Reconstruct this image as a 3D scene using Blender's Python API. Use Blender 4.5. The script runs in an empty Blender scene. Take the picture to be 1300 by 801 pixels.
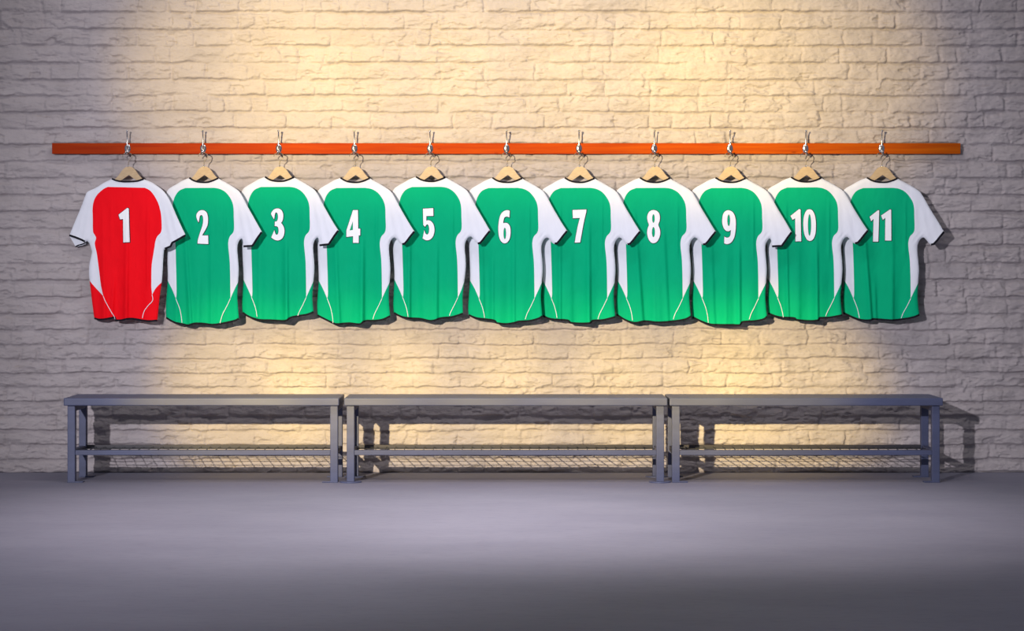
import bpy, bmesh, math, random
import numpy as np
from mathutils import Vector
from mathutils.geometry import delaunay_2d_cdt

random.seed(7)
SC = bpy.context.scene
COL = SC.collection
S = 0.0042            # metres per photo pixel on the wall plane
D = 11.0              # camera distance from the wall
HOR = 340.0           # eye level in the photo
CAMZ = (600 - HOR) * S

def sc_at(d): return S * (D - d) / D
def X(px, d=0.0): return (px - 650.0) * sc_at(d)
def Z(py, d=0.0): return CAMZ - (py - HOR) * sc_at(d)

def lin(c):
    r = []
    for v in c:
        v /= 255.0
        r.append(v / 12.92 if v <= 0.04045 else ((v + 0.055) / 1.055) ** 2.4)
    return (r[0], r[1], r[2], 1.0)

# ------------------------------------------------------------------ materials
def new_mat(name):
    m = bpy.data.materials.new(name); m.use_nodes = True
    nt = m.node_tree; b = nt.nodes['Principled BSDF']
    return m, nt, b

def coords(nt, scale=(1, 1, 1), kind='Object'):
    tc = nt.nodes.new('ShaderNodeTexCoord'); mp = nt.nodes.new('ShaderNodeMapping')
    mp.inputs['Scale'].default_value = scale
    nt.links.new(tc.outputs[kind], mp.inputs['Vector'])
    return mp.outputs['Vector']

def noise(nt, vec, scale, detail=4, rough=0.5):
    n = nt.nodes.new('ShaderNodeTexNoise')
    n.inputs['Scale'].default_value = scale; n.inputs['Detail'].default_value = detail
    n.inputs['Roughness'].default_value = rough
    nt.links.new(vec, n.inputs['Vector']); return n.outputs['Fac']

def ramp(nt, fac, stops):
    r = nt.nodes.new('ShaderNodeValToRGB')
    e = r.color_ramp.elements
    e[0].position, e[0].color = stops[0]
    e[1].position, e[1].color = stops[-1]
    for p, c in stops[1:-1]:
        q = e.new(p); q.color = c
    nt.links.new(fac, r.inputs['Fac']); return r.outputs['Color']

def bump(nt, b, fac, strength, dist):
    n = nt.nodes.new('ShaderNodeBump')
    n.inputs['Strength'].default_value = strength; n.inputs['Distance'].default_value = dist
    nt.links.new(fac, n.inputs['Height']); nt.links.new(n.outputs['Normal'], b.inputs['Normal'])

def fabric(name, c, rough=0.75, vary=0.05):
    m, nt, b = new_mat(name)
    v = coords(nt)
    f = noise(nt, v, 9.0, 3)
    lo = tuple(x * (1 - vary) for x in c[:3]) + (1,); hi = tuple(min(1, x * (1 + vary)) for x in c[:3]) + (1,)
    nt.links.new(ramp(nt, f, [(0.3, lo), (0.7, hi)]), b.inputs['Base Color'])
    b.inputs['Roughness'].default_value = rough
    b.inputs['Specular IOR Level'].default_value = 0.08
    bump(nt, b, noise(nt, coords(nt, (1, 1, 0.35)), 60.0, 3), 0.25, 0.004)
    return m

def metal(name, c, rough, met=1.0):
    m, nt, b = new_mat(name)
    f = noise(nt, coords(nt), 40.0, 3)
    lo = tuple(x * 0.88 for x in c[:3]) + (1,)
    nt.links.new(ramp(nt, f, [(0.3, lo), (0.7, c)]), b.inputs['Base Color'])
    b.inputs['Roughness'].default_value = rough; b.inputs['Metallic'].default_value = met
    return m

M = {}
M['red'] = fabric('red_polyester', (0.90, 0.004, 0.012, 1), vary=0.03)
M['green'] = fabric('green_polyester', (0.000, 0.405, 0.190, 1), vary=0.03)
M['white'] = fabric('white_polyester', (0.77, 0.80, 0.885, 1), vary=0.02)
M['black'] = fabric('black_ribbing', (0.010, 0.010, 0.016, 1), 0.8)
M['print_white'] = fabric('white_number_print', (0.92, 0.94, 0.97, 1), 0.55, 0.01)
M['print_black'] = fabric('black_number_print', (0.012, 0.014, 0.02, 1), 0.6)
M['chrome'] = metal('polished_steel', (0.62, 0.64, 0.68, 1), 0.22)
M['wire'] = metal('hanger_wire', (0.22, 0.19, 0.16, 1), 0.4)
M['shelf_wire'] = metal('shelf_wire_paint', (0.075, 0.08, 0.09, 1), 0.5, 0.2)

def bench_mat(name, c):
    m, nt, b = new_mat(name)
    f = noise(nt, coords(nt, (0.6, 3, 3)), 5.0, 5, 0.6)
    lo = tuple(x * 0.82 for x in c) + (1,); hi = tuple(x * 1.12 for x in c) + (1,)
    nt.links.new(ramp(nt, f, [(0.3, lo), (0.7, hi)]), b.inputs['Base Color'])
    b.inputs['Roughness'].default_value = 0.5
    bump(nt, b, noise(nt, coords(nt), 150.0, 2), 0.1, 0.001)
    return m
M['bench'] = bench_mat('grey_blue_paint', (0.073, 0.087, 0.168))

M['shaded_rail'] = bench_mat('shaded_rail_paint', (0.045, 0.042, 0.052))  # darker version of the bench paint; shade under the seat put into colour

def rail_mat():
    m, nt, b = new_mat('varnished_rail_wood')
    v = coords(nt, (0.35, 6, 9))
    f = noise(nt, v, 7.0, 6, 0.6)
    grain = ramp(nt, f, [(0.30, (0.34, 0.034, 0.002, 1)), (0.70, (0.47, 0.072, 0.003, 1))])
    # the wood itself runs from a redder end on the left to an orange end on the right
    sep = nt.nodes.new('ShaderNodeSeparateXYZ'); nt.links.new(coords(nt), sep.inputs[0])
    mr = nt.nodes.new('ShaderNodeMapRange')
    mr.inputs['From Min'].default_value = -2.4; mr.inputs['From Max'].default_value = 2.4
    nt.links.new(sep.outputs['X'], mr.inputs['Value'])
    tone = ramp(nt, mr.outputs['Result'], [(0.0, (0.80, 0.52, 0.6, 1)), (0.5, (0.95, 0.85, 0.9, 1)), (1.0, (1.0, 1.45, 1.0, 1))])
    mix = nt.nodes.new('ShaderNodeMix'); mix.data_type = 'RGBA'; mix.blend_type = 'MULTIPLY'
    mix.inputs['Factor'].default_value = 1.0
    nt.links.new(grain, mix.inputs[6]); nt.links.new(tone, mix.inputs[7])
    # a few dark knots
    vo = nt.nodes.new('ShaderNodeTexVoronoi'); vo.inputs['Scale'].default_value = 5.0
    nt.links.new(coords(nt, (1, 2, 3)), vo.inputs['Vector'])
    kn = ramp(nt, vo.outputs['Distance'], [(0.03, (0.30, 0.2, 0.15, 1)), (0.10, (1, 1, 1, 1))])
    mix2 = nt.nodes.new('ShaderNodeMix'); mix2.data_type = 'RGBA'; mix2.blend_type = 'MULTIPLY'
    mix2.inputs['Factor'].default_value = 0.8
    nt.links.new(mix.outputs[2], mix2.inputs[6]); nt.links.new(kn, mix2.inputs[7])
    nt.links.new(mix2.outputs[2], b.inputs['Base Color'])
    b.inputs['Roughness'].default_value = 0.6
    b.inputs['Specular IOR Level'].default_value = 0.06
    return m
M['rail'] = rail_mat()

def hanger_mat():
    m, nt, b = new_mat('pale_beech_wood')
    f = noise(nt, coords(nt, (3, 3, 14)), 9.0, 5, 0.6)
    nt.links.new(ramp(nt, f, [(0.3, (0.40, 0.275, 0.145, 1)), (0.7, (0.52, 0.385, 0.225, 1))]), b.inputs['Base Color'])
    b.inputs['Roughness'].default_value = 0.5
    return m
M['hanger'] = hanger_mat()

def wall_mat():
    m, nt, b = new_mat('white_painted_brick')
    v = coords(nt, (1, 1, 2.2))
    f = noise(nt, v, 3.2, 6, 0.6)
    base = ramp(nt, f, [(0.25, (0.38, 0.345, 0.352, 1)), (0.55, (0.445, 0.405, 0.418, 1)), (0.8, (0.48, 0.44, 0.45, 1))])
    # tan patches where the old brick shows through the paint
    g = noise(nt, coords(nt, (1, 1, 6)), 9.0, 7, 0.65)
    fac = ramp(nt, g, [(0.60, (0, 0, 0, 1)), (0.78, (0.45, 0.45, 0.45, 1))])
    mix = nt.nodes.new('ShaderNodeMix'); mix.data_type = 'RGBA'
    nt.links.new(fac, mix.inputs['Factor']); nt.links.new(base, mix.inputs[6])
    mix.inputs[7].default_value = (0.32, 0.235, 0.16, 1)
    nt.links.new(mix.outputs[2], b.inputs['Base Color'])
    b.inputs['Roughness'].default_value = 0.85
    b.inputs['Specular IOR Level'].default_value = 0.15
    bump(nt, b, noise(nt, coords(nt, (1, 1, 1.8)), 55.0, 5, 0.65), 0.8, 0.008)
    return m
M['wall'] = wall_mat()

def floor_mat():
    m, nt, b = new_mat('grey_painted_concrete')
    f = noise(nt, coords(nt, (0.8, 1.6, 1)), 1.6, 7, 0.6)
    base = ramp(nt, f, [(0.3, (0.210, 0.207, 0.270, 1)), (0.7, (0.250, 0.246, 0.312, 1))])
    g = noise(nt, coords(nt, (1, 2.5, 1)), 14.0, 6, 0.7)
    st = ramp(nt, g, [(0.32, (0.80, 0.79, 0.80, 1)), (0.50, (1, 1, 1, 1))])
    mix = nt.nodes.new('ShaderNodeMix'); mix.data_type = 'RGBA'; mix.blend_type = 'MULTIPLY'
    mix.inputs['Factor'].default_value = 0.5
    nt.links.new(base, mix.inputs[6]); nt.links.new(st, mix.inputs[7])
    nt.links.new(mix.outputs[2], b.inputs['Base Color'])
    b.inputs['Roughness'].default_value = 0.7
    b.inputs['Specular IOR Level'].default_value = 0.25
    bump(nt, b, noise(nt, coords(nt), 18.0, 5), 0.12, 0.004)
    return m
M['floor'] = floor_mat()

# ------------------------------------------------------------------ object helpers
def link(name, me, parent=None, loc=None):
    o = bpy.data.objects.new(name, me); COL.objects.link(o)
    if parent is not None: o.parent = parent
    if loc is not None: o.location = loc
    return o

def obj_bm(name, bm, mats, parent=None, loc=None, smooth=False, bevel=0.0):
    bmesh.ops.recalc_face_normals(bm, faces=bm.faces)
    me = bpy.data.meshes.new(name); bm.to_mesh(me); bm.free()
    for m in (mats if isinstance(mats, (list, tuple)) else [mats]): me.materials.append(m)
    if smooth: me.shade_smooth()
    o = link(name, me, parent, loc)
    if bevel:
        md = o.modifiers.new('bevel', 'BEVEL'); md.width = bevel; md.segments = 3; md.limit_method = 'ANGLE'
        md.harden_normals = False
    return o

def empty(name, loc):
    o = bpy.data.objects.new(name, None); COL.objects.link(o); o.location = loc
    o.empty_display_size = 0.05
    return o

def tag(o, label, cat, group=None):
    o['label'] = label; o['category'] = cat
    if group: o['group'] = group
    return o

def box(bm, x0, x1, y0, y1, z0, z1):
    vs = [bm.verts.new(p) for p in [(x0, y0, z0), (x1, y0, z0), (x1, y1, z0), (x0, y1, z0),
                                    (x0, y0, z1), (x1, y0, z1), (x1, y1, z1), (x0, y1, z1)]]
    for f in [(0, 3, 2, 1), (4, 5, 6, 7), (0, 1, 5, 4), (1, 2, 6, 5), (2, 3, 7, 6), (3, 0, 4, 7)]:
        bm.faces.new([vs[i] for i in f])

def tube(bm, pts, r, seg=10):
    pts = [Vector(p) for p in pts]
    rr = r if isinstance(r, (list, tuple)) else [r] * len(pts)
    rings = []; nrm = None
    for i, p in enumerate(pts):
        t = (pts[min(i + 1, len(pts) - 1)] - pts[max(i - 1, 0)]).normalized()
        if nrm is None:
            a = Vector((0, 1, 0)) if abs(t.y) < 0.9 else Vector((1, 0, 0))
            nrm = (a - t * a.dot(t)).normalized()
        else:
            nrm = (nrm - t * nrm.dot(t)).normalized()
        b2 = t.cross(nrm)
        rings.append([bm.verts.new(p + (nrm * math.cos(k * 2 * math.pi / seg) + b2 * math.sin(k * 2 * math.pi / seg)) * rr[i]) for k in range(seg)])
    for a, b in zip(rings, rings[1:]):
        for k in range(seg):
            bm.faces.new([a[k], a[(k + 1) % seg], b[(k + 1) % seg], b[k]])
    bm.faces.new(rings[0][::-1]); bm.faces.new(rings[-1])

def ball(bm, c, r, sx=1, sy=1, sz=1):
    g = bmesh.ops.create_uvsphere(bm, u_segments=16, v_segments=10, radius=r)
    for v in g['verts']:
        v.co = Vector((v.co.x * sx + c[0], v.co.y * sy + c[1], v.co.z * sz + c[2]))

def catmull(pts, n=6):
    P = [pts[0]] + list(pts) + [pts[-1]]; out = []
    for i in range(1, len(P) - 2):
        p0, p1, p2, p3 = [np.array(q, float) for q in P[i - 1:i + 3]]
        for k in range(n):
            t = k / n
            out.append(tuple(0.5 * ((2 * p1) + (-p0 + p2) * t + (2 * p0 - 5 * p1 + 4 * p2 - p3) * t * t + (-p0 + 3 * p1 - 3 * p2 + p3) * t ** 3)))
    out.append(tuple(pts[-1])); return out

# ------------------------------------------------------------------ the setting
rng = np.random.default_rng(11)
def vnoise(x, z, fx, fz, seed):
    r = np.random.default_rng(seed)
    gx = x * fx; gz = z * fz
    x0 = np.floor(gx).astype(int); z0 = np.floor(gz).astype(int)
    mx, mz = x0.min(), z0.min()
    T = r.random((x0.max() - mx + 3, z0.max() - mz + 3))
    tx = gx - x0; tz = gz - z0
    tx = tx * tx * tx * (tx * (tx * 6 - 15) + 10); tz = tz * tz * tz * (tz * (tz * 6 - 15) + 10)
    i, j = x0 - mx, z0 - mz
    a = T[i, j] * (1 - tx) + T[i + 1, j] * tx
    b = T[i, j + 1] * (1 - tx) + T[i + 1, j + 1] * tx
    return (a * (1 - tz) + b * tz) * 2 - 1
def fbm(x, z, fx, fz, seed, octs=4, gain=0.5):
    s = 0; a = 1; t = 0
    for k in range(octs):
        s = s + a * vnoise(x, z, fx * 2 ** k, fz * 2 ** k, seed + k * 17); t += a; a *= gain
    return s / t
def sstep(a, b, x):
    t = np.clip((x - a) / (b - a), 0, 1); return t * t * (3 - 2 * t)

def build_wall():
    x0, x1, z0, z1 = -3.45, 3.45, 0.0, 2.95
    nx, nz = 1380, 738
    xs = np.linspace(x0, x1, nx); zs = np.linspace(z0, z1, nz)
    gx, gz = np.meshgrid(xs, zs, indexing='ij')
    bpx = [600, 583, 565, 547, 529, 511, 492, 474, 456, 438, 419, 399, 377, 355.5, 334, 312, 291, 269, 247.5, 226,
           204.5, 183, 162.5, 142, 121.5, 101, 79.5, 58, 37, 15, -7, -28, -50, -71, -93, -114, -136]
    bz = np.array([(600 - b) * S for b in bpx])
    wob = 0.0045 * vnoise(gx, gz, 2.3, 3.0, 5) + 0.0035 * vnoise(gx, gz, 11.0, 9.0, 6) + 0.003 * vnoise(gx, gz, 30.0, 20.0, 8) + 0.0014 * vnoise(gx, gz, 75.0, 60.0, 10)
    zz = np.clip(gz + wob, 1e-4, bz[-1] - 1e-4)
    row = np.searchsorted(bz, zz) - 1
    row = np.clip(row, 0, len(bz) - 2)
    hz = bz[row + 1] - bz[row]
    tb = (zz - bz[row])               # metres above the bed joint below
    tt = (bz[row + 1] - zz)           # metres below the bed joint above
    # head joints
    xw = gx + 0.006 * vnoise(gx, gz, 9.0, 25.0, 9)
    dj = np.full(gx.shape, 1.0); bid = np.zeros(gx.shape, int)
    for r in range(len(bz) - 1):
        rr = random.Random(100 + r)
        e = [x0 - 0.4 + rr.random() * 0.3]
        while e[-1] < x1 + 0.4: e.append(e[-1] + rr.choice([0.10, 0.15, 0.19, 0.21, 0.23, 0.25, 0.27]) + rr.uniform(-0.015, 0.015))
        e = np.array(e); m = row == r
        k = np.searchsorted(e, xw[m]) - 1
        dj[m] = np.minimum(xw[m] - e[k], e[k + 1] - xw[m]); bid[m] = r * 97 + k
    R = np.random.default_rng(3).random((4, bid.max() + 1))
    roughm = 0.5 + 0.5 * fbm(gx, gz, 7, 14, 21, 3)
    under = 0.004 + 0.008 * sstep(0.2, 0.75, 0.5 + 0.5 * fbm(gx, gz, 9, 12, 33, 3))
    face = (0.0065 + 0.0045 * R[0][bid])
    prof = sstep(0.000, 0.007 + 0.005 * roughm, tb) * sstep(0.0, 0.018 + 0.022 * roughm, tt)
    open_joint = 0.30 + 0.70 * sstep(-0.35, 0.25, fbm(gx, gz, 4.5, 11, 35, 3))      # some joints are filled with paint
    prof = 1 - open_joint * (1 - prof)
    head = 1 - (0.08 + 0.60 * R[2][bid] ** 1.8) * (1 - sstep(0.002, 0.015, dj + 0.003 * vnoise(gx, gz, 50, 50, 13)))
    tilt = (R[1][bid] - 0.5) * 0.10 * (tb - hz / 2) + 0.05 * (hz / 2 - tb)
    rock = 0.0085 * fbm(gx, gz, 7, 19, 41, 6, 0.6)
    n1 = fbm(gx + 0.05 * vnoise(gx, gz, 5, 8, 71), gz + 0.01 * vnoise(gx, gz, 12, 8, 72), 6, 20, 51, 4, 0.55)
    ridge = 1 - np.abs(n1)
    rock2 = 0.012 * (ridge - 0.8) * (0.3 + 0.7 * sstep(0.3, 0.7, 0.5 + 0.5 * fbm(gx, gz, 3, 6, 61, 2)))
    chips = -0.006 * sstep(0.30, 0.42, fbm(gx, gz, 11, 24, 95, 3, 0.6))
    h = 1.5 * prof * head * (face * (0.55 + 0.9 * under / 0.012 * 0.6) + tilt) + (0.35 + 0.65 * prof) * (rock + rock2 + chips) + 0.0022 * fbm(gx, gz, 38, 60, 81, 2) - 0.016
    h = np.minimum(h * 1.28 + 0.002, 0.009)
    co = np.empty((nx * nz, 3), np.float32)
    co[:, 0] = gx.ravel(); co[:, 1] = -h.ravel(); co[:, 2] = gz.ravel()
    idx = np.arange(nx * nz).reshape(nx, nz)
    q = np.stack([idx[:-1, :-1], idx[1:, :-1], idx[1:, 1:], idx[:-1, 1:]], -1).reshape(-1, 4)
    me = bpy.data.meshes.new('wall_back')
    # back slab gives the wall its thickness
    bk = np.array([[x0, 0.22, z0], [x1, 0.22, z0], [x1, 0.22, z1], [x0, 0.22, z1]], np.float32)
    n = nx * nz
    allco = np.vstack([co, bk])
    extra = [(n, n + 3, n + 2, n + 1)]
    sides = [list(idx[:, 0][::-1]) + [n, n + 1], list(idx[:, -1]) + [n + 2, n + 3],
             list(idx[0, :]) + [n + 3, n], list(idx[-1, :][::-1]) + [n + 1, n + 2]]
    loops = np.concatenate([q.ravel()] + [np.array(f) for f in extra + sides]).astype(np.int32)
    sizes = np.concatenate([np.full(len(q), 4), [len(f) for f in extra + sides]]).astype(np.int32)
    starts = np.concatenate([[0], np.cumsum(sizes)[:-1]]).astype(np.int32)
    me.vertices.add(len(allco)); me.vertices.foreach_set('co', allco.ravel())
    me.loops.add(len(loops)); me.loops.foreach_set('vertex_index', loops)
    me.polygons.add(len(sizes)); me.polygons.foreach_set('loop_start', starts)
    try: me.polygons.foreach_set('loop_total', sizes)
    except Exception: pass
    sm = np.ones(len(sizes), bool); sm[-5:] = False
    me.update(calc_edges=True)
    me.polygons.foreach_set('use_smooth', sm)
    me.materials.append(M['wall'])
    me.update()
    o = link('wall_back', me); o['kind'] = 'structure'
    o['label'] = 'white painted rough brick wall behind the shirts and benches'
    return o
build_wall()

bm = bmesh.new(); box(bm, -4.6, 4.6, -13.0, 0.24, -0.10, 0.0)
fl = obj_bm('floor', bm, M['floor']); fl['kind'] = 'structure'
fl['label'] = 'smooth grey concrete floor in front of the brick wall'

# ------------------------------------------------------------------ benches
def bench(xl, xr, label, lo_l, lo_r, plate, feet):
    """xl, xr: seat ends in wall pixels from the middle; lo_*: leg centres; plate: round or square feet"""
    W = S
    x0, x1 = xl * W, xr * W
    cx = (x0 + x1) / 2
    y_f, y_b = -0.530, -0.195
    root = empty('bench', (cx, (y_f + y_b) / 2, 0)); ry = (y_f + y_b) / 2
    tag(root, label, 'bench', 'steel benches along the wall')
    T = (-cx, -ry)
    def B(bm, a, b, c, d, e, f): box(bm, a + T[0], b + T[0], c + T[1], d + T[1], e, f)
    bm = bmesh.new(); B(bm, x0, x1, y_f, y_b, 0.3920, 0.4310)
    obj_bm('seat', bm, M['bench'], root, bevel=0.005)
    hw = 0.0195
    fy = (-0.512, -0.473); by = (-0.232, -0.193 - 0.004)
    for lx, sgn in ((lo_l * W, 1), (lo_r * W, -1)):
        for yy in (fy, by):
            bm = bmesh.new(); B(bm, lx - hw, lx + hw, yy[0], yy[1], 0.004, 0.3918)
            leg = obj_bm('leg', bm, M['bench'], root, bevel=0.003)
            cy = (yy[0] + yy[1]) / 2
            bm = bmesh.new()
            if plate == 'round':
                g = bmesh.ops.create_cone(bm, cap_ends=True, segments=40, radius1=0.057, radius2=0.055, depth=0.006)
                for v in g['verts']: v.co += Vector((lx + T[0], cy + T[1], 0.0032))
            else:
                a, b2 = sorted((lx - sgn * 0.0195, lx + sgn * 0.060))
                B(bm, a, b2, cy - 0.024, cy + 0.024, 0.0002, 0.0062)
            obj_bm('foot_plate', bm, M['bench'], leg, bevel=0.0015)
        bm = bmesh.new(); B(bm, lx - hw * 0.9, lx + hw * 0.9, fy[1], by[0], 0.362, 0.3918)
        obj_bm('crossbar', bm, M['bench'], root, bevel=0.002)
        bm = bmesh.new(); B(bm, lx - hw * 0.75, lx + hw * 0.75, fy[1], by[0], 0.140, 0.164)
        obj_bm('shelf_side_bar', bm, M['bench'], root, bevel=0.002)
    a, b2 = lo_l * W + hw, lo_r * W - hw
    bm = bmesh.new(); B(bm, a, b2, -0.508, -0.484, 0.1395, 0.1640)
    obj_bm('shelf_rail', bm, M['bench'], root, bevel=0.002)
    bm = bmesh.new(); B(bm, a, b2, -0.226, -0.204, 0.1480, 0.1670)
    obj_bm('shelf_rail', bm, M['shaded_rail'], root, bevel=0.002)['label'] = 'rear shelf rail coloured darker for shade'
    bm = bmesh.new()
    n = max(2, round((b2 - a) / 0.049))
    for k in range(1, n):
        x = a + (b2 - a) * k / n
        tube(bm, [(x + T[0], -0.488 + T[1], 0.155), (x + T[0], -0.218 + T[1], 0.157)], 0.0020, 6)
    for y in (-0.43, -0.355, -0.28):
        tube(bm, [(a + T[0], y + T[1], 0.1585), (b2 + T[0], y + T[1], 0.1585)], 0.0017, 6)
    obj_bm('wire_shelf', bm, M['shelf_wire'], root, smooth=True)
    return root

bench(-542.0, -209.0, 'grey metal bench standing under shirts 1 to 4, left end of the row', -533.6, -215.5, 'square', None)
bench(-203.0, 188.0, 'longest grey metal bench on round foot discs, in the middle of the row', -195.5, 179.5, 'round', None)
bench(190.5, 521.0, 'grey metal bench standing under shirts 9 to 11, right end of the row', 198.5, 513.2, 'square', None)

# ------------------------------------------------------------------ coat rail with hooks
HX = [162, 258, 354, 450, 546, 643, 735, 830.5, 926.5, 1022.5, 1119]
RF = 0.030        # front face of the board, metres off the wall plane
rx0, rx1 = X(66, RF), X(1219.5, RF)
rz0, rz1 = Z(195.3, RF), Z(181.7, RF)
rail = empty('coat_rail', ((rx0 + rx1) / 2, -RF, (rz0 + rz1) / 2))
tag(rail, 'long orange-red wooden rail with steel coat hooks on the brick wall', 'coat rail')
rc = Vector(rail.location)
bm = bmesh.new(); box(bm, rx0 - rc.x, rx1 - rc.x, 0.0, 0.022, rz0 - rc.z, rz1 - rc.z)
obj_bm('board', bm, M['rail'], rail, bevel=0.0015)
for px in (110, 400, 690, 980, 1180):
    bm = bmesh.new()
    box(bm, X(px) - rc.x - 0.02, X(px) - rc.x + 0.02, 0.0215, 0.034, rz0 - rc.z + 0.01, rz1 - rc.z - 0.01)
    obj_bm('wall_spacer', bm, M['rail'], rail)

def hook_meshes():
    pl = bmesh.new()
    g = bmesh.ops.create_uvsphere(pl, u_segments=28, v_segments=16, radius=1.0)
    for v in g['verts']:
        v.co = Vector((v.co.x * 0.0170, min(0, v.co.y) * 0.0075, v.co.z * 0.0235))
    up = bmesh.new()
    path = catmull([(0, -0.006, -0.004), (0, -0.010, 0.014), (0, -0.010, 0.040), (0, -0.013, 0.068), (0, -0.020, 0.090)], 6)
    tube(up, path, [0.0045 - 0.0014 * i / (len(path) - 1) for i in range(len(path))], 12)
    ball(up, (0, -0.0205, 0.0925), 0.0056)
    lo = bmesh.new()
    path = catmull([(0, -0.006, -0.010), (0, -0.014, -0.026), (0, -0.026, -0.034), (0, -0.040, -0.033), (0, -0.050, -0.022)], 6)
    tube(lo, path, [0.0042 - 0.001 * i / (len(path) - 1) for i in range(len(path))], 12)
    ball(lo, (0, -0.0505, -0.0205), 0.0052)
    sc = bmesh.new()
    ball(sc, (0, 0, 0), 0.0030, 1, 0.5, 1)
    box(sc, -0.0024, 0.0024, -0.0019, -0.0012, -0.0004, 0.0004)
    return pl, up, lo, sc
pl, up, lo, scw = hook_meshes()
zc = Z(188.5, RF) - rc.z
hook0 = obj_bm('coat_hook', pl, M['chrome'], rail, (X(HX[0], RF) - rc.x, -0.0002, zc), smooth=True)
up0 = obj_bm('upper_prong', up, M['chrome'], hook0, smooth=True)
lo0 = obj_bm('lower_prong', lo, M['chrome'], hook0, smooth=True)
s0 = obj_bm('screw', scw, M['chrome'], hook0, (0.0, -0.0062, 0.0135), smooth=True)
s1 = link('screw', s0.data, hook0, (0.0, -0.0052, -0.0165))
for px in HX[1:]:
    h = hook0.copy(); COL.objects.link(h); h.parent = rail; h.location = (X(px, RF) - rc.x, -0.0002, zc)
    for ch in (up0, lo0, s0, s1):
        c = ch.copy(); COL.objects.link(c); c.parent = h

# ------------------------------------------------------------------ hangers
D0 = 0.066; YAW = 0.15
DN = 0.070                                 # nominal distance used for sizes
FS = sc_at(DN)

def base_depth(u):                         # u in photo pixels from the hook
    e = np.where(u > 34, 0.14 * (u - 34), 0.0)
    return D0 + (YAW * u + e) * S

def make_hanger(px, dv):
    """wooden wishbone body with a wire hook"""
    cx = px + 1.5
    root = empty('coat_hanger', (X(cx, DN), -(D0), Z(212 + dv, DN)))
    O = Vector(root.location)
    top = catmull([(0, 211.2), (4.5, 212.4), (8.5, 216), (12.5, 221.5), (17, 226.3), (24, 231.8), (33, 238.6), (40, 244), (45, 249)], 3)
    bot = catmull([(43.5, 252), (38, 249), (29, 242.2), (20, 235.2), (10, 228.8), (5, 225.6), (0.8, 222.6), (0, 222.3)], 3)
    right = top + bot
    left = [(-u, v) for u, v in right[::-1]]
    poly = right[:-1] + left[:-1]
    Vh, Fh = cut([resample(poly + [poly[0]], 1.2)], 3.0)
    Ch = Vh[Fh].mean(1); Fh = Fh[inside(Ch[:, 0], Ch[:, 1], poly)]
    bm = bmesh.new()
    fr = {}; bk = {}
    for k in sorted(set(int(q) for q in Fh.ravel())):
        u, v = Vh[k]; d = float(D0 + YAW * u * S)
        x = X(cx + u, DN) - O.x; z = Z(v + dv, DN) - O.z
        fr[k] = bm.verts.new((x, -(d + 0.0045) - O.y, z)); bk[k] = bm.verts.new((x, -(d - 0.0045) - O.y, z))
    cnt = {}
    for fc in Fh:
        a, b, cc = [int(q) for q in fc]
        bm.faces.new([fr[a], fr[b], fr[cc]]); bm.faces.new([bk[cc], bk[b], bk[a]])
        for e in ((a, b), (b, cc), (cc, a)): cnt[tuple(sorted(e))] = cnt.get(tuple(sorted(e)), 0) + 1
    for (a, b), k in cnt.items():
        if k == 1: bm.faces.new([fr[a], fr[b], bk[b], bk[a]])
    obj_bm('wooden_body', bm, M['hanger'], root, bevel=0.0012)
    P = lambda u, v, dd=0.0: (X(px + u, DN) - O.x, -(D0 + dd) - O.y, Z(v + dv, DN) - O.z)
    bm = bmesh.new()
    hk = catmull([P(1.0, 213), P(0.8, 207.5), P(1.6, 204.5), P(4.2, 201.5), P(5.4, 198.6), P(4.6, 195.8), P(2.0, 194.2, 0.002), P(-1.0, 193.8, 0.003),
                  P(-4.0, 194.8, 0.004), P(-6.0, 197.2, 0.004), P(-6.2, 198.8, 0.004)], 5)
    tube(bm, hk, 0.0021, 8)
    obj_bm('wire_hook', bm, M['wire'], root, smooth=True)
    bm = bmesh.new()
    tube(bm, [P(1.0, 212.2), P(1.0, 210.4), P(1.0, 209.6)], [0.0048, 0.0042, 0.0024], 12)
    obj_bm('ferrule', bm, M['chrome'], root, smooth=True)
    return root

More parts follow.
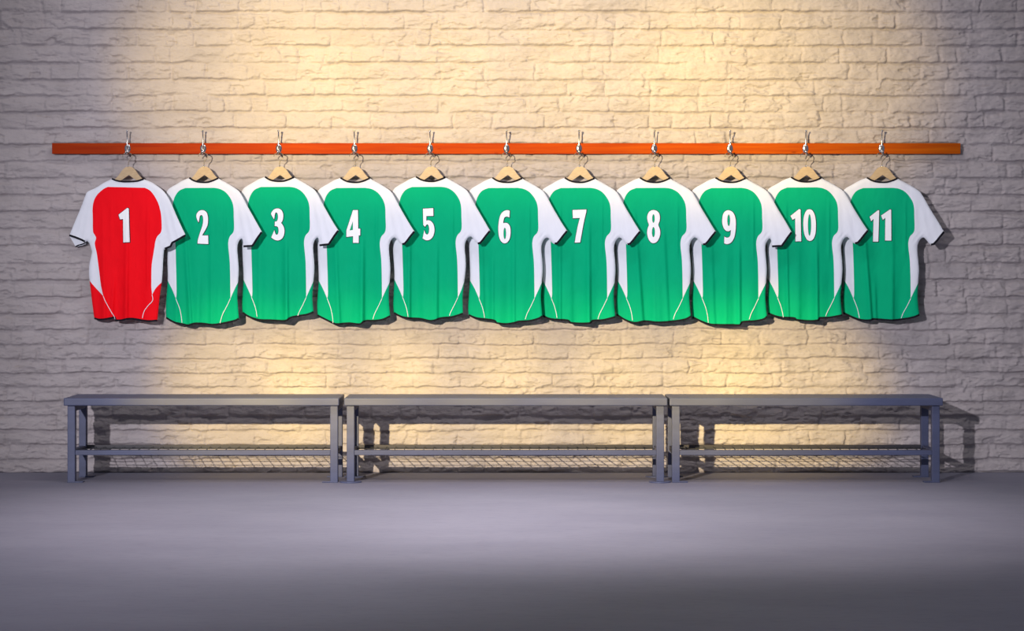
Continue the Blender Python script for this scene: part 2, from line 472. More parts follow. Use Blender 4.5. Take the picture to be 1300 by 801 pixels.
# ------------------------------------------------------------------ numbers (outlines in their own close-up units)
def G(ox, oy, sc, outer, holes=()):
    return (ox, oy, sc, outer, holes)
def ell(cx, cy, rx, ry, n=18):
    return [(cx + rx * math.cos(2 * math.pi * k / n), cy + ry * math.sin(2 * math.pi * k / n)) for k in range(n)]
c = 1
GL = {
 1: [G(80, 215, 7.63, [(540,440,c),(628,374,c),(642,380,c),(652,705,c),(588,708,c),(586,482,c),(555,485,c)])],
 2: [G(230, 258, 13.35, [(258,215),(270,170),(305,130),(350,115),(400,122),(440,155),(460,215),(465,290),(458,360),(440,410),(400,480),(375,520),(362,547,c),(465,545,c),(468,692,c),(285,685,c),(285,640),(300,580),(325,500),(350,430),(372,360),(380,290),(375,230),(360,205),(340,200),(322,215),(315,250),(310,290),(300,325,c),(285,300),(268,260)])],
 3: [G(325, 258, 13.35, [(253,185),(270,145),(310,100),(370,85),(420,100),(455,140),(470,200),(465,270),(450,310),(430,335,c),(460,365),(485,420),(492,480),(480,550),(450,600),(400,630),(350,632),(300,612),(260,580,c),(315,455,c),(325,500),(340,530),(360,535),(380,515),(388,460),(380,410),(360,390),(320,388,c),(322,312,c),(350,310),(372,285),(378,230),(370,175),(350,155),(332,160),(322,190),(318,235),(308,272,c)])],
 4: [G(380, 215, 7.63, [(522,395,c),(570,395,c),(573,575,c),(593,575,c),(593,640,c),(578,640,c),(578,712,c),(522,712,c),(522,648,c),(457,655,c),(457,590,c)], [[(520,503),(520,587),(489,591)]])],
 5: [G(515, 258, 13.35, [(295,92,c),(470,85,c),(472,215,c),(352,218,c),(352,300,c),(385,285),(430,300),(470,345),(490,410),(490,490),(470,560),(430,610),(380,632),(330,625),(288,595,c),(318,455,c),(330,500),(350,530),(375,530),(395,500),(402,440),(395,390),(375,355),(350,365),(330,400,c),(300,370,c)])],
 6: [G(610, 258, 13.35, [(495,128,c),(490,242,c),(465,230),(440,225),(405,240),(390,290),(385,338,c),(420,330),(465,340),(500,385),(512,450),(510,540),(490,620),(450,670),(410,682),(365,668),(325,610),(305,520),(300,420),(310,300),(335,200),(375,145),(430,120),(465,118)], [ell(412,512,22,98)])],
 7: [G(705, 258, 13.35, [(290,115,c),(525,107,c),(522,150,c),(490,280,c),(455,460,c),(420,665,c),(328,668,c),(350,540),(375,400),(415,250,c),(298,255,c)])],
 8: [G(800, 258, 13.35, [(285,240),(300,170),(340,125),(395,113),(450,128),(490,170),(503,240),(495,310),(468,365),(495,420),(510,490),(495,580),(455,655),(395,682),(340,662),(300,590),(283,500),(295,420),(322,370),(295,310)], [ell(392,260,21,73), ell(392,490,25,86)])],
 9: [G(895, 258, 13.35, [(288,280),(300,190),(335,135),(390,115),(450,135),(495,190),(517,280),(520,380),(510,500),(490,590),(450,660),(395,692),(350,692),(322,680,c),(325,565,c),(360,585),(400,580),(425,550),(432,500),(435,455,c),(400,478),(350,472),(310,420),(290,350)], [ell(398,290,23,98)])],
 10: [G(990, 258, 13.35, [(180,215,c),(325,98,c),(348,108,c),(360,645,c),(262,648,c),(258,255,c),(215,282,c)]),
      G(990, 258, 13.35, [(390,350),(400,220),(440,120),(495,98),(550,120),(592,220),(605,370),(595,520),(560,615),(505,645),(450,620),(405,520)], [ell(497,370,27,182)])],
 11: [G(1040, 215, 7.63, [(487,460,c),(568,395,c),(578,400,c),(570,700,c),(520,700,c),(525,480,c),(502,503,c)]),
      G(1040, 215, 7.63, [(595,448,c),(680,388,c),(690,393,c),(690,690,c),(632,690,c),(635,470,c),(612,490,c)])],
}
def chaikin(poly, rounds=2):
    P = [(p[0], p[1], len(p) > 2) for p in poly]
    for _ in range(rounds):
        Q = []; n = len(P)
        for i in range(n):
            a, p, b = P[i - 1], P[i], P[(i + 1) % n]
            if p[2]: Q.append(p)
            else:
                Q.append((p[0] * .75 + a[0] * .25, p[1] * .75 + a[1] * .25, False))
                Q.append((p[0] * .75 + b[0] * .25, p[1] * .75 + b[1] * .25, False))
        P = Q
    return [(p[0], p[1]) for p in P]
def area(P): return 0.5 * sum(P[i - 1][0] * P[i][1] - P[i][0] * P[i - 1][1] for i in range(len(P)))
def offset(P, d):
    """grow (d>0) a closed outline"""
    s = 1 if area(P) > 0 else -1; n = len(P); out = []
    for i in range(n):
        a = np.array(P[i - 1]); p = np.array(P[i]); b = np.array(P[(i + 1) % n])
        e1 = p - a; e2 = b - p
        e1 /= max(1e-9, np.linalg.norm(e1)); e2 /= max(1e-9, np.linalg.norm(e2))
        n1 = np.array([e1[1], -e1[0]]) * s; n2 = np.array([e2[1], -e2[0]]) * s
        m = n1 + n2; l = np.linalg.norm(m)
        m = n1 if l < 0.3 else m / l
        k = min(1.6, 1 / max(0.4, m.dot(n1)))
        out.append(tuple(p + m * d * k))
    return out

# ------------------------------------------------------------------ polygons and cutting
def inside(px, py, poly):
    P = np.asarray(poly, float); r = np.zeros(px.shape, bool)
    x0, y0 = P[:, 0], P[:, 1]; x1, y1 = np.roll(x0, -1), np.roll(y0, -1)
    for a, b, cc, d in zip(x0, y0, x1, y1):
        if b == d: continue
        m = (b > py) != (d > py)
        r ^= m & (px < (cc - a) * (py - b) / (d - b) + a)
    return r
def seg_dist(px, py, segs):
    out = np.full(px.shape, 1e9)
    for (ax, ay), (bx, by) in segs:
        dx, dy = bx - ax, by - ay; L = dx * dx + dy * dy + 1e-12
        t = np.clip(((px - ax) * dx + (py - ay) * dy) / L, 0, 1)
        out = np.minimum(out, np.hypot(px - ax - t * dx, py - ay - t * dy))
    return out
def resample(pl, step=1.5):
    out = [tuple(pl[0])]
    for a, b in zip(pl, pl[1:]):
        L = math.dist(a[:2], b[:2]); n = max(1, round(L / step))
        for k in range(1, n + 1): out.append((a[0] + (b[0] - a[0]) * k / n, a[1] + (b[1] - a[1]) * k / n))
    return out
def pairs(pl): return list(zip(pl, pl[1:]))
def cut(lines, step=1.25):
    """Delaunay mesh over the box of the lines; every line becomes an edge chain"""
    pts, edges = [], []
    for pl in lines:
        b = len(pts); pts += [tuple(p[:2]) for p in pl]
        edges += [(b + i, b + i + 1) for i in range(len(pl) - 1)]
    P = np.array(pts); segs = [s for pl in lines for s in pairs(pl)]
    gx, gy = np.meshgrid(np.arange(P[:, 0].min(), P[:, 0].max(), step), np.arange(P[:, 1].min(), P[:, 1].max(), step))
    gx = gx + (np.arange(gx.shape[0])[:, None] % 2) * step * 0.5
    gx, gy = gx.ravel(), gy.ravel()
    k = seg_dist(gx, gy, segs) > step * 0.45
    gp = list(zip(gx[k].tolist(), gy[k].tolist()))
    vs, es, fs, *_ = delaunay_2d_cdt([Vector(p) for p in pts + gp], edges, [], 0, 1e-3)
    V = np.array([(v.x, v.y) for v in vs]); F = np.array([f for f in fs if len(f) == 3])
    return V, F

# ------------------------------------------------------------------ shirts
# local outlines: u from the hook, v the photo row
GREEN_SHAPE = dict(
    collar=[(-18, 225.5), (-13.5, 228.5), (-8, 230.6), (-1, 231.6), (6, 231.4), (12, 229.8), (16, 228.2), (19.5, 226.5)],
    shoulder_r=[(19.5, 226.5), (22, 227.8), (34.8, 235), (45.3, 242), (50.6, 249), (58.4, 263.5), (69, 281.8), (76.8, 294.3)],
    cuff_r=[(76.8, 294.3), (71.5, 300.8), (67.6, 306), (64.5, 309.6), (61, 310.6)],
    under_r=[(61, 310.6), (57.5, 308), (54.6, 304.2), (52, 301.8), (49.5, 302.2), (46.6, 305.5), (44.4, 311.5)],
    side_r=[(44.4, 311.5), (44.2, 318), (45.3, 329.7), (46, 342.8), (45, 358.5), (44, 375.5), (44.7, 388.6), (46, 401)],
    side_l=[(-47.5, 311.5), (-47, 329.7), (-46.4, 342.8), (-46.2, 355.9), (-47.4, 373), (-48.3, 388.6), (-47.8, 400.4)],
    under_l=[(-61, 312), (-57.5, 308), (-54, 304.2), (-51.5, 304), (-49, 306), (-47.5, 311.5)],
    cuff_l=[(-75, 296), (-68, 303), (-61, 312)],
    shoulder_l=[(-18, 225.5), (-26, 228.5), (-35, 233.5), (-45, 239.5), (-49, 246), (-54, 256), (-65, 278), (-75, 296)],
    panel_l=[(-22.8, 238.6), (-30.7, 241.9), (-36, 248.4), (-39, 257), (-40, 266), (-40, 279), (-39.5, 293), (-36.5, 300), (-35.7, 310), (-35, 329.7), (-34.4, 349.3), (-34, 373), (-35, 378.8)],
    panel_r=[(13.9, 238.6), (21.7, 240), (29.6, 244.5), (36.2, 253), (39.4, 262.2), (40, 276), (40, 293), (34.8, 300.2), (32.9, 306.7), (32.9, 314), (34.5, 329.7), (35.2, 349.3), (35.5, 378.8)],
    diag_l=[(-46.2, 356.0), (-40.5, 366.4), (-35, 378.8)],
    diag_r=[(44.6, 358.5), (40, 369), (35.5, 378.8)],
    pipe_l=[(-35, 378.8), (-30.7, 390), (-28.3, 400.4), (-27, 412)],
    pipe_r=[(35.5, 378.8), (30.9, 388.6), (25.7, 399), (22.5, 410)],
)
RED_SHAPE = dict(
    collar=[(-20.4, 226.8), (-14, 229.3), (-6, 230.6), (2, 230.8), (12, 230.2), (17, 229), (20.9, 227.5)],
    shoulder_r=[(20.9, 227.5), (32, 232), (43.8, 240), (50.4, 247), (57, 258), (66, 278), (76.6, 299.5)],
    cuff_r=[(76.6, 299.5), (66, 305.4), (59.5, 308.7), (57, 313.3), (49, 316.6)],
    under_r=[(49, 316.6), (47.6, 317.4)],
    side_r=[(47.6, 317.4), (46.8, 325), (45.8, 342.8), (44.5, 358.5), (41.5, 380), (38.6, 407.3)],
    side_l=[(-48, 316), (-47, 320), (-48.2, 326), (-50.3, 336), (-50.8, 348), (-50, 356), (-47.7, 375.5), (-45.3, 394), (-43.7, 404.6)],
    under_l=[(-56.4, 307), (-53, 305.7), (-50, 309), (-48, 316)],
    cuff_l=[(-76.8, 299), (-68, 301.8), (-60, 305), (-56.4, 307)],
    shoulder_l=[(-20.4, 226.8), (-32, 232.2), (-42.7, 238.6), (-52.5, 243), (-56, 249), (-61, 262), (-69, 280.5), (-76.8, 299)],
    panel_l=[(-25.6, 237.2), (-32.2, 240.6), (-40, 247.8), (-44, 255.6), (-45.6, 264.8), (-45.3, 278), (-45, 293.6), (-42, 298.9), (-41, 302.8), (-42.7, 309.4), (-40.7, 318.5), (-39.4, 325.7), (-36.8, 344), (-34.2, 362.4), (-30.5, 376.2)],
    panel_r=[(22.9, 238.6), (30.7, 243), (38.6, 254.3), (42.5, 264.8), (44.5, 276.6), (44.5, 293.6), (39.2, 300.2), (36.6, 306.7), (35.5, 314), (33.3, 327), (31.8, 338.8), (31.5, 362.4), (32.6, 374)],
    diag_l=[(-50, 356), (-40, 367), (-30.5, 376.2)],
    diag_r=[(44.3, 358.5), (37, 366), (32.6, 374)],
    pipe_l=[(-30.5, 376.2), (-25.6, 387.3), (-17.8, 400.4), (-15.6, 408)],
    pipe_r=[(32.6, 374), (33.3, 381.4), (26.8, 388.6), (21.5, 396.5), (18.5, 410)],
)
HEMS = {
 1: [(118.3,404.8),(124,406.3),(130,406.2),(136,405.4),(144,403.8),(145.4,404.2),(146.2,406.8),(153,407.3),(164,405.2),(172,405.6),(181,407.2),(191,408),(200.6,407.3)],
 2: [(209.5,404),(219.7,409.5),(231.4,412.3),(239,413.6),(247,411.3),(256.8,411.3),(270.5,412.7),(284,410.9),(299,407.5),(304.5,405)],
 3: [(307,397.5),(316,403),(328,406.6),(344,407.2),(363,407.7),(370,403.6),(380,401.5),(391,399.7),(399,396.5)],
 4: [(402.3,401),(412.8,406.3),(423.3,411),(428.5,412),(442.9,411),(457.3,412),(463.9,408),(477,407.6),(487.5,405.7),(496,401.7)],
 5: [(499.5,397.9),(509.2,402.7),(520.9,404.7),(533.9,405.4),(544.9,407.7),(551.8,407.2),(560,404.4),(575,402.7),(588,398.5)],
 6: [(594.6,400.6),(605.6,404.7),(626.2,407.2),(630.3,410.5),(642.7,411.9),(653.6,410.2),(659,408.6),(672.9,407.7),(683.8,404.7),(688.6,401.7)],
 7: [(688.2,401),(699.2,405.8),(719.8,407.2),(723.9,410.2),(734.9,411.2),(748.6,410.5),(752.8,407.5),(765,406.8),(780.9,402.7)],
 8: [(782.8,400),(794,407),(806,410.5),(818.5,408.4),(836,409.8),(857,408),(870,405.5),(876.5,402)],
 9: [(879.6,403.3),(890.6,408.8),(900.9,412.3),(911.2,413),(927.7,413),(938.6,413),(942.8,409),(957.9,408),(968.8,405.5),(973,402)],
 10: [(976,398.5),(983.6,401.7),(992.8,403.7),(1007.2,404.3),(1009.8,406.3),(1019,407.6),(1030.8,408),(1038.6,406.3),(1040,404),(1051.7,403.7),(1068,400.4)],
 11: [(1071.5,398),(1082,403),(1092.4,406.7),(1102.9,407.2),(1108,405.7),(1118.6,406.3),(1131.7,407),(1144.8,405.7),(1158,403),(1165.8,399.8)],
}
# drape folds: (u at v=300, u at hem, first row, last row, height mm, half width px)
FOLDS = {
 1: [(4, 3, 250, 420, 4.2, 4.5), (30, 30, 245, 372, 3.4, 3.2), (-27, -25, 250, 420, 2.6, 5), (-10, -17, 330, 430, 3.0, 4), (-18, -18, 240, 330, 1.4, 3)],
 2: [(-19, -12, 262, 430, 4.6, 4.6), (15, 15, 255, 430, 2.6, 4.5), (-33, -30, 300, 430, 1.6, 4), (2, -2, 330, 430, 1.4, 5)],
 3: [(14, 15, 285, 430, 5.0, 5), (-22, -22, 250, 430, 1.8, 4), (-4, -2, 310, 430, 1.2, 5)],
 4: [(15, 14.5, 285, 430, 5.2, 5), (-21, -16, 250, 430, 2.6, 4), (3, -4, 320, 430, 1.2, 5)],
 5: [(-23, -23.5, 245, 430, 4.0, 3.6), (12.6, 12, 285, 430, 3.6, 4.6), (-5, -3, 300, 430, 1.4, 6)],
 6: [(-14, -14, 300, 430, 3.2, 4.5), (13, 13, 270, 430, 3.8, 4.8), (-28, -26, 250, 430, 1.6, 4)],
 7: [(-21, -21, 245, 430, 3.8, 3.8), (16, 16.5, 265, 430, 4.6, 4.8), (-6, -6, 300, 430, 1.2, 5)],
 8: [(-19, -11, 250, 430, 3.6, 5), (16, 21, 270, 430, 2.8, 5), (2, 4, 320, 430, 1.2, 5)],
 9: [(-20, -16, 260, 430, 2.4, 5), (15, 15.5, 285, 430, 5.0, 5), (0, -2, 300, 430, 1.2, 5)],
 10: [(-21, -19, 245, 430, 4.2, 3.8), (17, 17.5, 285, 430, 5.0, 5), (-5, -5, 300, 430, 1.0, 5)],
 11: [(-18, -10, 265, 430, 4.4, 4.5), (-8, -4, 340, 430, 2.6, 4), (17, 16, 255, 430, 2.0, 4.5)],
}
def fold(u, v, f):
    a, b, v0, v1, amp, w = f; w = w * 1.45
    u0 = a + (b - a) * np.clip((v - 300) / 108.0, -0.6, 1.1)
    t = np.clip((u - (u0 - 2.2 * w)) / (2.2 * w), 0, 1)
    prof = np.sin(np.pi * t ** 2.2) ** 2 * (t > 0) * (t < 1)
    g = sstep(v0, v0 + 45, v) * (0.55 + 0.45 * sstep(300, 400, v)) * (1 - sstep(v1 - 22, v1, v) * (v1 < 415))
    return amp * 0.0036 * prof * g

def grid_mesh(name, V, F, depth, root, mats, px, mi=None):
    O = root.location
    used, inv = np.unique(F.ravel(), return_inverse=True)
    VV = V[used]; F2 = inv.reshape(-1, 3)
    dd = depth[used]
    co = np.stack([(px + VV[:, 0] - 650) * FS - O.x, -dd - O.y, CAMZ - (VV[:, 1] - HOR) * FS - O.z], 1)
    # face the camera: u right, v down
    a, b, cc = VV[F2[:, 0]], VV[F2[:, 1]], VV[F2[:, 2]]
    cr = (b[:, 0] - a[:, 0]) * (cc[:, 1] - a[:, 1]) - (b[:, 1] - a[:, 1]) * (cc[:, 0] - a[:, 0])
    F2 = np.where(cr[:, None] > 0, F2[:, ::-1], F2)
    me = bpy.data.meshes.new(name)
    me.from_pydata([tuple(p) for p in co], [], [tuple(int(i) for i in f) for f in F2])
    for m in mats: me.materials.append(m)
    if mi is not None: me.polygons.foreach_set('material_index', mi.astype(np.int32))
    me.shade_smooth(); me.update()
    return link(name, me, root)

def make_shirt(n, px, root, dv=0.0):
    sh = RED_SHAPE if n == 1 else GREEN_SHAPE
    A = {k: [(u, v + dv) for u, v in pl] for k, pl in sh.items()}
    rnd = random.Random(n * 5)
    j1, j2 = rnd.uniform(-1.0, 1.0), rnd.uniform(-1, 1)
    if n > 1:                                   # each sleeve hangs a little differently
        A['cuff_r'] = [(u + j1 * 0.6, v + j2 * 0.8 + (4.0 if n in (1, 2, 3, 9) else 0) * (0.3 + 0.7 * (i / 4))) for i, (u, v) in enumerate(A['cuff_r'])]
        A['shoulder_r'][-1] = A['cuff_r'][0]; A['under_r'][0] = A['cuff_r'][-1]
        if n in (2, 3, 9):
            A['under_r'][0] = A['cuff_r'][-1] = (52.5, 313.5 + dv)
            A['under_r'][1:] = [(51.8, 309 + dv), (51.2, 305 + dv), (50, 303 + dv), (48.4, 303.5 + dv), (46, 307 + dv), (44.4, 311.5 + dv)]
    hem = [(x - px, y) for x, y in HEMS[n]]
    # let the side seams meet the hem ends
    def to_hem(side, end):
        s2 = [p for p in side if p[1] < end[1] - 6]
        k = (end[0] - side[-1][0])
        s2 = [(u + k * max(0.0, (v - 330) / 75.0), v) for u, v in s2]
        return s2 + [end]
    A['side_l'] = to_hem(A['side_l'], hem[0]); A['side_r'] = to_hem(A['side_r'], hem[-1])
    # keep the diagonal insert lines starting on the side seams
    def on_side(side, v):
        for a, b in pairs(side):
            if a[1] <= v <= b[1]: return a[0] + (b[0] - a[0]) * (v - a[1]) / (b[1] - a[1])
        return side[-1][0]
    A['diag_l'][0] = (on_side(A['side_l'], A['diag_l'][0][1]), A['diag_l'][0][1])
    A['diag_r'][0] = (on_side(A['side_r'], A['diag_r'][0][1]), A['diag_r'][0][1])
    for k in ('collar', 'shoulder_r', 'side_r', 'side_l', 'shoulder_l', 'panel_l', 'panel_r', 'pipe_l', 'pipe_r', 'under_r', 'diag_l', 'diag_r'):
        A[k] = catmull(A[k], 4)
    hem = catmull(hem, 4)
    R = {k: resample(pl) for k, pl in A.items()}
    hemr = resample(hem)
    outline = R['collar'] + R['shoulder_r'][1:] + R['cuff_r'][1:] + R['under_r'][1:] + R['side_r'][1:] + hemr[::-1][1:] + \
              R['side_l'][::-1][1:] + R['under_l'][::-1][1:] + R['cuff_l'][::-1][1:] + R['shoulder_l'][::-1][1:-1]
    topline = resample([A['panel_l'][0], A['panel_r'][0]])
    sealed = []
    for k in ('shoulder_r', 'under_r', 'side_r', 'side_l', 'under_l', 'shoulder_l'): sealed += pairs(A[k])
    # seams between yoke, sleeves and side panels
    seams = [resample([(36, 235.5 + dv), (39, 260 + dv)]), resample([(-36, 234 + dv), (-39, 258 + dv)]),
             resample([(33, 307 + dv), (46.5, 308 + dv)]),
             resample([(-37, 307 + dv), (-49, 307 + dv)])]
    lines = [outline + [outline[0]], R['panel_l'], R['panel_r'], topline, R['diag_l'], R['diag_r'], R['pipe_l'], R['pipe_r']] + seams
    glyphs = []
    for (ox, oy, scl, outer, holes) in GL[n]:
        po = [(ox + x / scl - px, oy + y / scl) for x, y in chaikin(outer, 2)]
        ho = [[(ox + x / scl - px, oy + y / scl) for x, y in h] for h in holes]
        go = [(x + 0.25, y + 0.15) for x, y in offset(po, 0.75)]
        gh = [offset(h, -0.35) for h in ho]
        glyphs.append((po, ho, go, gh))
        for q in [po, go] + ho + gh: lines.append(resample(q + [q[0]], 1.3))
    V, F = cut(lines)
    C = V[F].mean(1)
    F = F[inside(C[:, 0], C[:, 1], outline)]; C = V[F].mean(1)
    cu, cv = C[:, 0], C[:, 1]

    folds = FOLDS[n] + ([(31, 31, 240, 335, 2.6, 2.4)] if n > 1 else [])
    def depth(u, v, front=False):
        r = np.clip(seg_dist(u, v, sealed) / 5.5, 0, 1)
        r = np.sqrt(1 - (1 - r) ** 2)
        slv = sstep(38, 50, np.abs(u)) * (v < 322)
        H = 0.012 * (1 - slv) + 0.0085 * slv
        if front: return base_depth(u) - 0.45 * H * r
        # gentle barrel of the torso plus folds and small creases
        s = np.clip(np.abs(u) / 46, 0, 1)
        barrel = 0.004 * (1 - s ** 2) * (1 - slv)
        low = (0.0030 * sstep(245, 310, v) + 0.0045 * sstep(300, 400, v)) * np.sin(u * 0.215 + 1.7 * n + 0.25 * np.sin(v * 0.03)) * (1 - s ** 3) * (1 - slv)
        z = base_depth(u) + H * r + r * (barrel + low)
        for f in folds: z = z + r * fold(u, v, f)
        # sleeve creases running from the shoulder to the underarm
        for (a0, sl, w, amp) in ((46, 0.20, 3.5, 2.2), (52, 0.28, 3.0, 1.3), (41.5, 0.03, 2.0, 0.9)):
            for sg in (1, -1):
                x = sg * u - (a0 + (v - 249) * sl)
                z = z + r * 0.0018 * amp * np.exp(-(x / w) ** 2) * sstep(244, 275, v) * (1 - sstep(306, 314, v)) * (np.abs(u) > 36)
        z = z + r * 0.0022 * fbm(u + 200 * n, v, 0.10, 0.045, 900 + n, 3)
        z = z + r * 0.0016 * np.exp(-((np.abs(u) - 46) / 8) ** 2 - ((v - 303) / 9) ** 2) * np.sin(u * 0.9 + v * 0.7)
        return z
    dB = depth(V[:, 0], V[:, 1]); dF = depth(V[:, 0], V[:, 1], True)

    # regions
    big = 430
    P = [A['panel_l'][0]] + A['panel_r'] + A['pipe_r'][1:] + [(A['pipe_r'][-1][0], big), (A['pipe_l'][-1][0], big)] + A['pipe_l'][::-1] + A['panel_l'][::-1][1:]
    inP = inside(cu, cv, P)
    Lp = [(-80, A['diag_l'][0][1] - 6)] + A['diag_l'] + A['pipe_l'][1:] + [(A['pipe_l'][-1][0], big), (-80, big)]
    Rp = [(80, A['diag_r'][0][1] - 6)] + A['diag_r'] + A['pipe_r'][1:] + [(A['pipe_r'][-1][0], big), (80, big)]
    inL = inside(cu, cv, Lp) & ~inP; inR = inside(cu, cv, Rp) & ~inP
    white = ~(inP | inL | inR)
    def side_of(p, q):   # right of the line p->q for a line running down
        return (cu - p[0]) * (q[1] - p[1]) - (cv - p[1]) * (q[0] - p[0]) > 0
    sr = white & (cv < 308 + dv) & side_of((36, 235.5 + dv), (39, 260 + dv))
    sr |= white & (cu > 46.5) & (cv < 322)
    sl = white & (cv < 307 + dv) & ~side_of((-36, 234 + dv), (-39, 258 + dv))
    sl |= white & (cu < -49) & (cv < 318)
    yoke = white & ~sr & ~sl & (cv < 262)
    pr = white & ~sr & ~yoke & (cu > 0); plf = white & ~sl & ~yoke & (cu < 0)
    main = M['red'] if n == 1 else M['green']
    hue = 'red' if n == 1 else 'green'
    def part(name, mask, mat, label=None):
        if mask.sum() < 3: return None
        o = grid_mesh(name, V, F[mask], dB, root, [mat], px)
        if label: o['label'] = label
        return o
    part('back_panel', inP, main, hue + ' back panel carrying the number')
    part('yoke', yoke, M['white'], 'white yoke across the shoulders')
    part('sleeve', sl, M['white'], 'white sleeve'); part('sleeve', sr, M['white'], 'white sleeve')
    part('side_panel', plf, M['white'], 'white side panel'); part('side_panel', pr, M['white'], 'white side panel')
    part('hem_insert', inL, main, hue + ' corner insert'); part('hem_insert', inR, main, hue + ' corner insert')
    # front of the shirt, facing the wall, with its lower neckline
    neck = [(-17, 220), (-16, 229), (-10, 238), (0, 241), (11, 238), (17, 229.5), (18, 220)]
    keep = ~inside(cu, cv, neck)
    mi = np.where(inP | inL | inR, 0, 1)[keep]
    grid_mesh('front_panel', V, F[keep][:, ::-1], dF, root, [main, M['white']], px, mi)

    O = root.location
    def to3(u, v, d): return ((px + u - 650) * FS - O.x, -d - O.y, CAMZ - (v - HOR) * FS - O.z)
    def ribbon(name, line, w_in, w_out, lift, mat, front=False, label=None):
        """a raised strip of cloth that follows the line on the surface"""
        L = np.array(resample(line, 1.2))
        t = np.gradient(L, axis=0); t /= np.maximum(1e-9, np.linalg.norm(t, axis=1))[:, None]
        nn = np.stack([-t[:, 1], t[:, 0]], 1)
        a = L + nn * w_in; b = L - nn * w_out
        da = depth(a[:, 0], a[:, 1], front); db = depth(L[:, 0], L[:, 1], front)
        sg = -1 if front else 1
        bm = bmesh.new(); rows = []
        for i in range(len(L)):
            rows.append([bm.verts.new(to3(a[i, 0], a[i, 1], da[i] + sg * lift)), bm.verts.new(to3(b[i, 0], b[i, 1], db[i] + sg * lift)),
                         bm.verts.new(to3(b[i, 0], b[i, 1], db[i] - sg * lift)), bm.verts.new(to3(a[i, 0], a[i, 1], da[i] - sg * lift))])
        for p, q in zip(rows, rows[1:]):
            for k in range(4): bm.faces.new([p[k], p[(k + 1) % 4], q[(k + 1) % 4], q[k]])
        bm.faces.new(rows[0]); bm.faces.new(rows[-1][::-1])
        o = obj_bm(name, bm, mat, root)
        if label: o['label'] = label
        return o
    ribbon('collar_trim', A['collar'], 1.0, 1.1, 0.0028, M['black'], label='black collar binding')
    ribbon('hem_trim', hem[::-1], 1.9, 0.4, 0.0028, M['black'], label='black hem binding')
    ribbon('cuff', A['cuff_r'], 1.9, 0.6, 0.0028, M['black'], label='black sleeve cuff')
    ribbon('cuff', A['cuff_l'][::-1], 1.9, 0.6, 0.0028, M['black'], label='black sleeve cuff')
    def clip_hem(line):
        out = []
        for p in line:
            hv = np.interp(p[0], [q[0] for q in hem], [q[1] for q in hem])
            if p[1] < hv - 0.8: out.append(p)
        return out
    ribbon('piping', clip_hem(A['pipe_l']), 0.36, 0.36, 0.0036, M['white'], label='thin white piping')
    ribbon('piping', clip_hem(A['pipe_r']), 0.36, 0.36, 0.0036, M['white'], label='thin white piping')
    if n == 1:
        # the far side of the left sleeve opening shows below the near cuff
        fl = [(-76.6, 299.6), (-68, 302.4), (-57, 307.2), (-54, 306), (-55, 309.5), (-60, 311.4), (-68.5, 313.2)]
        Vf, Ff = cut([resample(fl + [fl[0]])])
        Cf = Vf[Ff].mean(1); Ff = Ff[inside(Cf[:, 0], Cf[:, 1], fl)]
        o = grid_mesh('sleeve_lining', Vf, Ff, base_depth(Vf[:, 0]) - 0.004, root, [M['white']], px)
        bm = bmesh.new()
        line = resample([(-68.7, 313.0), (-65, 311.2), (-60, 310.0), (-53.5, 307.3)], 1.0)
        tube(bm, [to3(u, v, float(base_depth(np.array(u))) - 0.003) for u, v in line], 0.0033, 8)
        obj_bm('cuff', bm, M['black'], root, smooth=True)['label'] = 'black sleeve cuff'
    # number: black edging under a white print
    white_m = np.zeros(len(F), bool); black_m = np.zeros(len(F), bool)
    for po, ho, go, gh in glyphs:
        a = inside(cu, cv, po); b = inside(cu, cv, go)
        for h in ho: a &= ~inside(cu, cv, h)
        for h in gh: b &= ~inside(cu, cv, h)
        white_m |= a; black_m |= b
    black_m &= ~white_m
    o = grid_mesh('number', V, F[white_m], dB + 0.0008, root, [M['print_white']], px); o['label'] = 'white number %d' % n
    o = grid_mesh('number_outline', V, F[black_m], dB + 0.0006, root, [M['print_black']], px); o['label'] = 'black outline of the number %d' % n
    return root

for i, px in enumerate(HX):
    n = i + 1
    dv = -1.3 if n in (3, 5) else (-0.6 if n == 10 else 0.0)
    h = make_hanger(px, 0.0)
    tag(h, 'wooden coat hanger in the %s shirt numbered %d' % ('red' if n == 1 else 'green', n), 'coat hanger', 'wooden hangers on the rail')
    root = empty('football_shirt', (X(px, DN), -D0, Z(405, DN)))
    if n == 1: lab = 'red football shirt with white sleeves and number 1, leftmost on the rail'
    elif n == 11: lab = 'green football shirt with white sleeves and number 11, rightmost on the rail'
    else: lab = 'green football shirt with white sleeves and number %d, between shirts %d and %d' % (n, n - 1, n + 1)
    tag(root, lab, 'football shirt', 'numbered football shirts on the rail')
    make_shirt(n, px, root, dv)

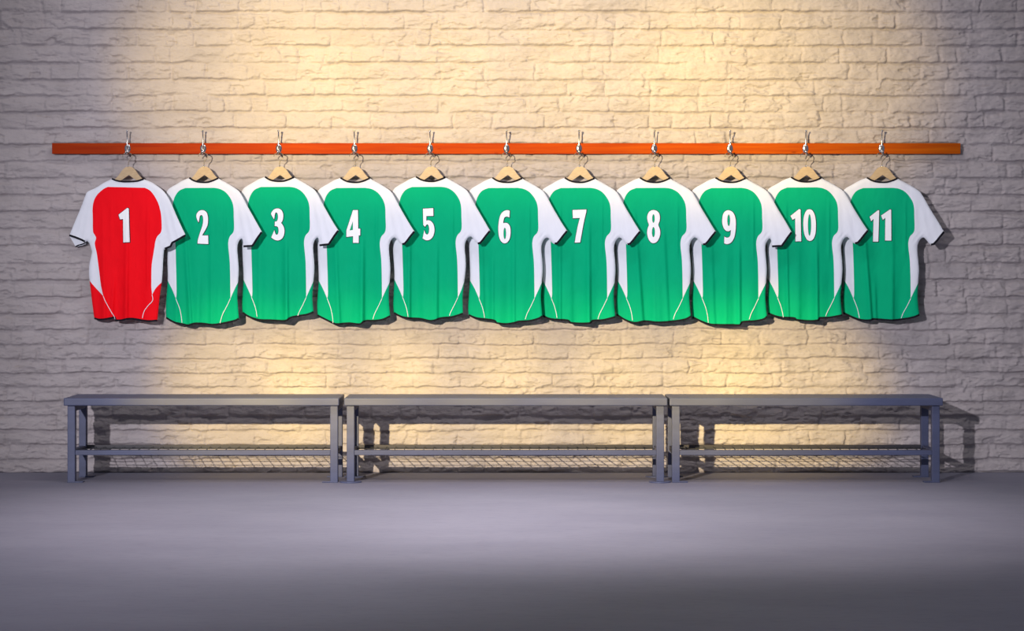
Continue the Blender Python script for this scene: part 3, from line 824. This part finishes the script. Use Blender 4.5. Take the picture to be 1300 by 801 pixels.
# ------------------------------------------------------------------ light
def spot(name, loc, aim, power, color, angle, blend, size, scale=(1, 1, 1)):
    l = bpy.data.lights.new(name, 'SPOT'); l.energy = power; l.color = color
    l.spot_size = math.radians(angle); l.spot_blend = blend; l.shadow_soft_size = size
    o = bpy.data.objects.new(name, l); COL.objects.link(o); o.location = loc
    d = Vector(aim) - Vector(loc)
    o.rotation_euler = d.to_track_quat('-Z', 'Y').to_euler(); o.scale = scale
    return o
KL = (-3.8, -11.0, 3.05)
spot('key_spot', KL, (-0.1, 0, 0.95), 3900, (0.96, 0.92, 0.98), 35.5, 1.0, 0.07)
WARM = (1.0, 0.70, 0.13)
for x, p in ((-1.42, 1.1), (-0.85, 1.0), (-0.28, 0.9), (0.28, 0.9), (0.85, 1.0), (1.42, 1.4)):
    spot('warm_spot_upper', KL, (x, 0, 2.13), 4300 * p, WARM, 8.6, 1.0, 0.07)
    spot('warm_spot_lower', KL, (x, 0, 0.43), 5900 * p, WARM, 5.95, 1.0, 0.07)

for x in (-0.8, 0.8):  # added fill: unseen spots that brighten the middle of the floor
    spot('added_floor_fill', (x, -2.0, 4.6), (x, -2.0, 0), 580, (1.0, 0.90, 0.90), 51, 1.0, 0.15)
l = bpy.data.lights.new('added_relief_strip', 'AREA'); l.shape = 'RECTANGLE'; l.size = 2.6; l.size_y = 0.25; l.energy = 42  # added unseen strip overhead, rakes the wall to bring out brick relief
l.color = (1.0, 0.92, 0.88)
o = bpy.data.objects.new('added_relief_strip', l); COL.objects.link(o); o.location = (0, -2.0, 4.3)
o.rotation_euler = (Vector((0, 0, 1.2)) - o.location).to_track_quat('-Z', 'Y').to_euler()

w = bpy.data.worlds.new('World'); SC.world = w; w.use_nodes = True
bg = w.node_tree.nodes['Background']
bg.inputs[0].default_value = (0.80, 0.84, 1.0, 1); bg.inputs[1].default_value = 0.19

cam = bpy.data.cameras.new('camera'); co = bpy.data.objects.new('camera', cam); COL.objects.link(co)
co.location = (0, -D, CAMZ); co.rotation_euler = (math.pi / 2, 0, 0)
cam.sensor_width = 36.0; cam.lens = D * 36.0 / (1300 * S)
cam.shift_y = -(400.5 - HOR) / 1300.0
cam.clip_end = 100
SC.camera = co
SC.view_settings.view_transform = 'Standard'
SC.view_settings.look = 'None'
SC.view_settings.gamma = 1.0
SC.view_settings.use_curve_mapping = False
SC.view_settings.exposure = 0.0
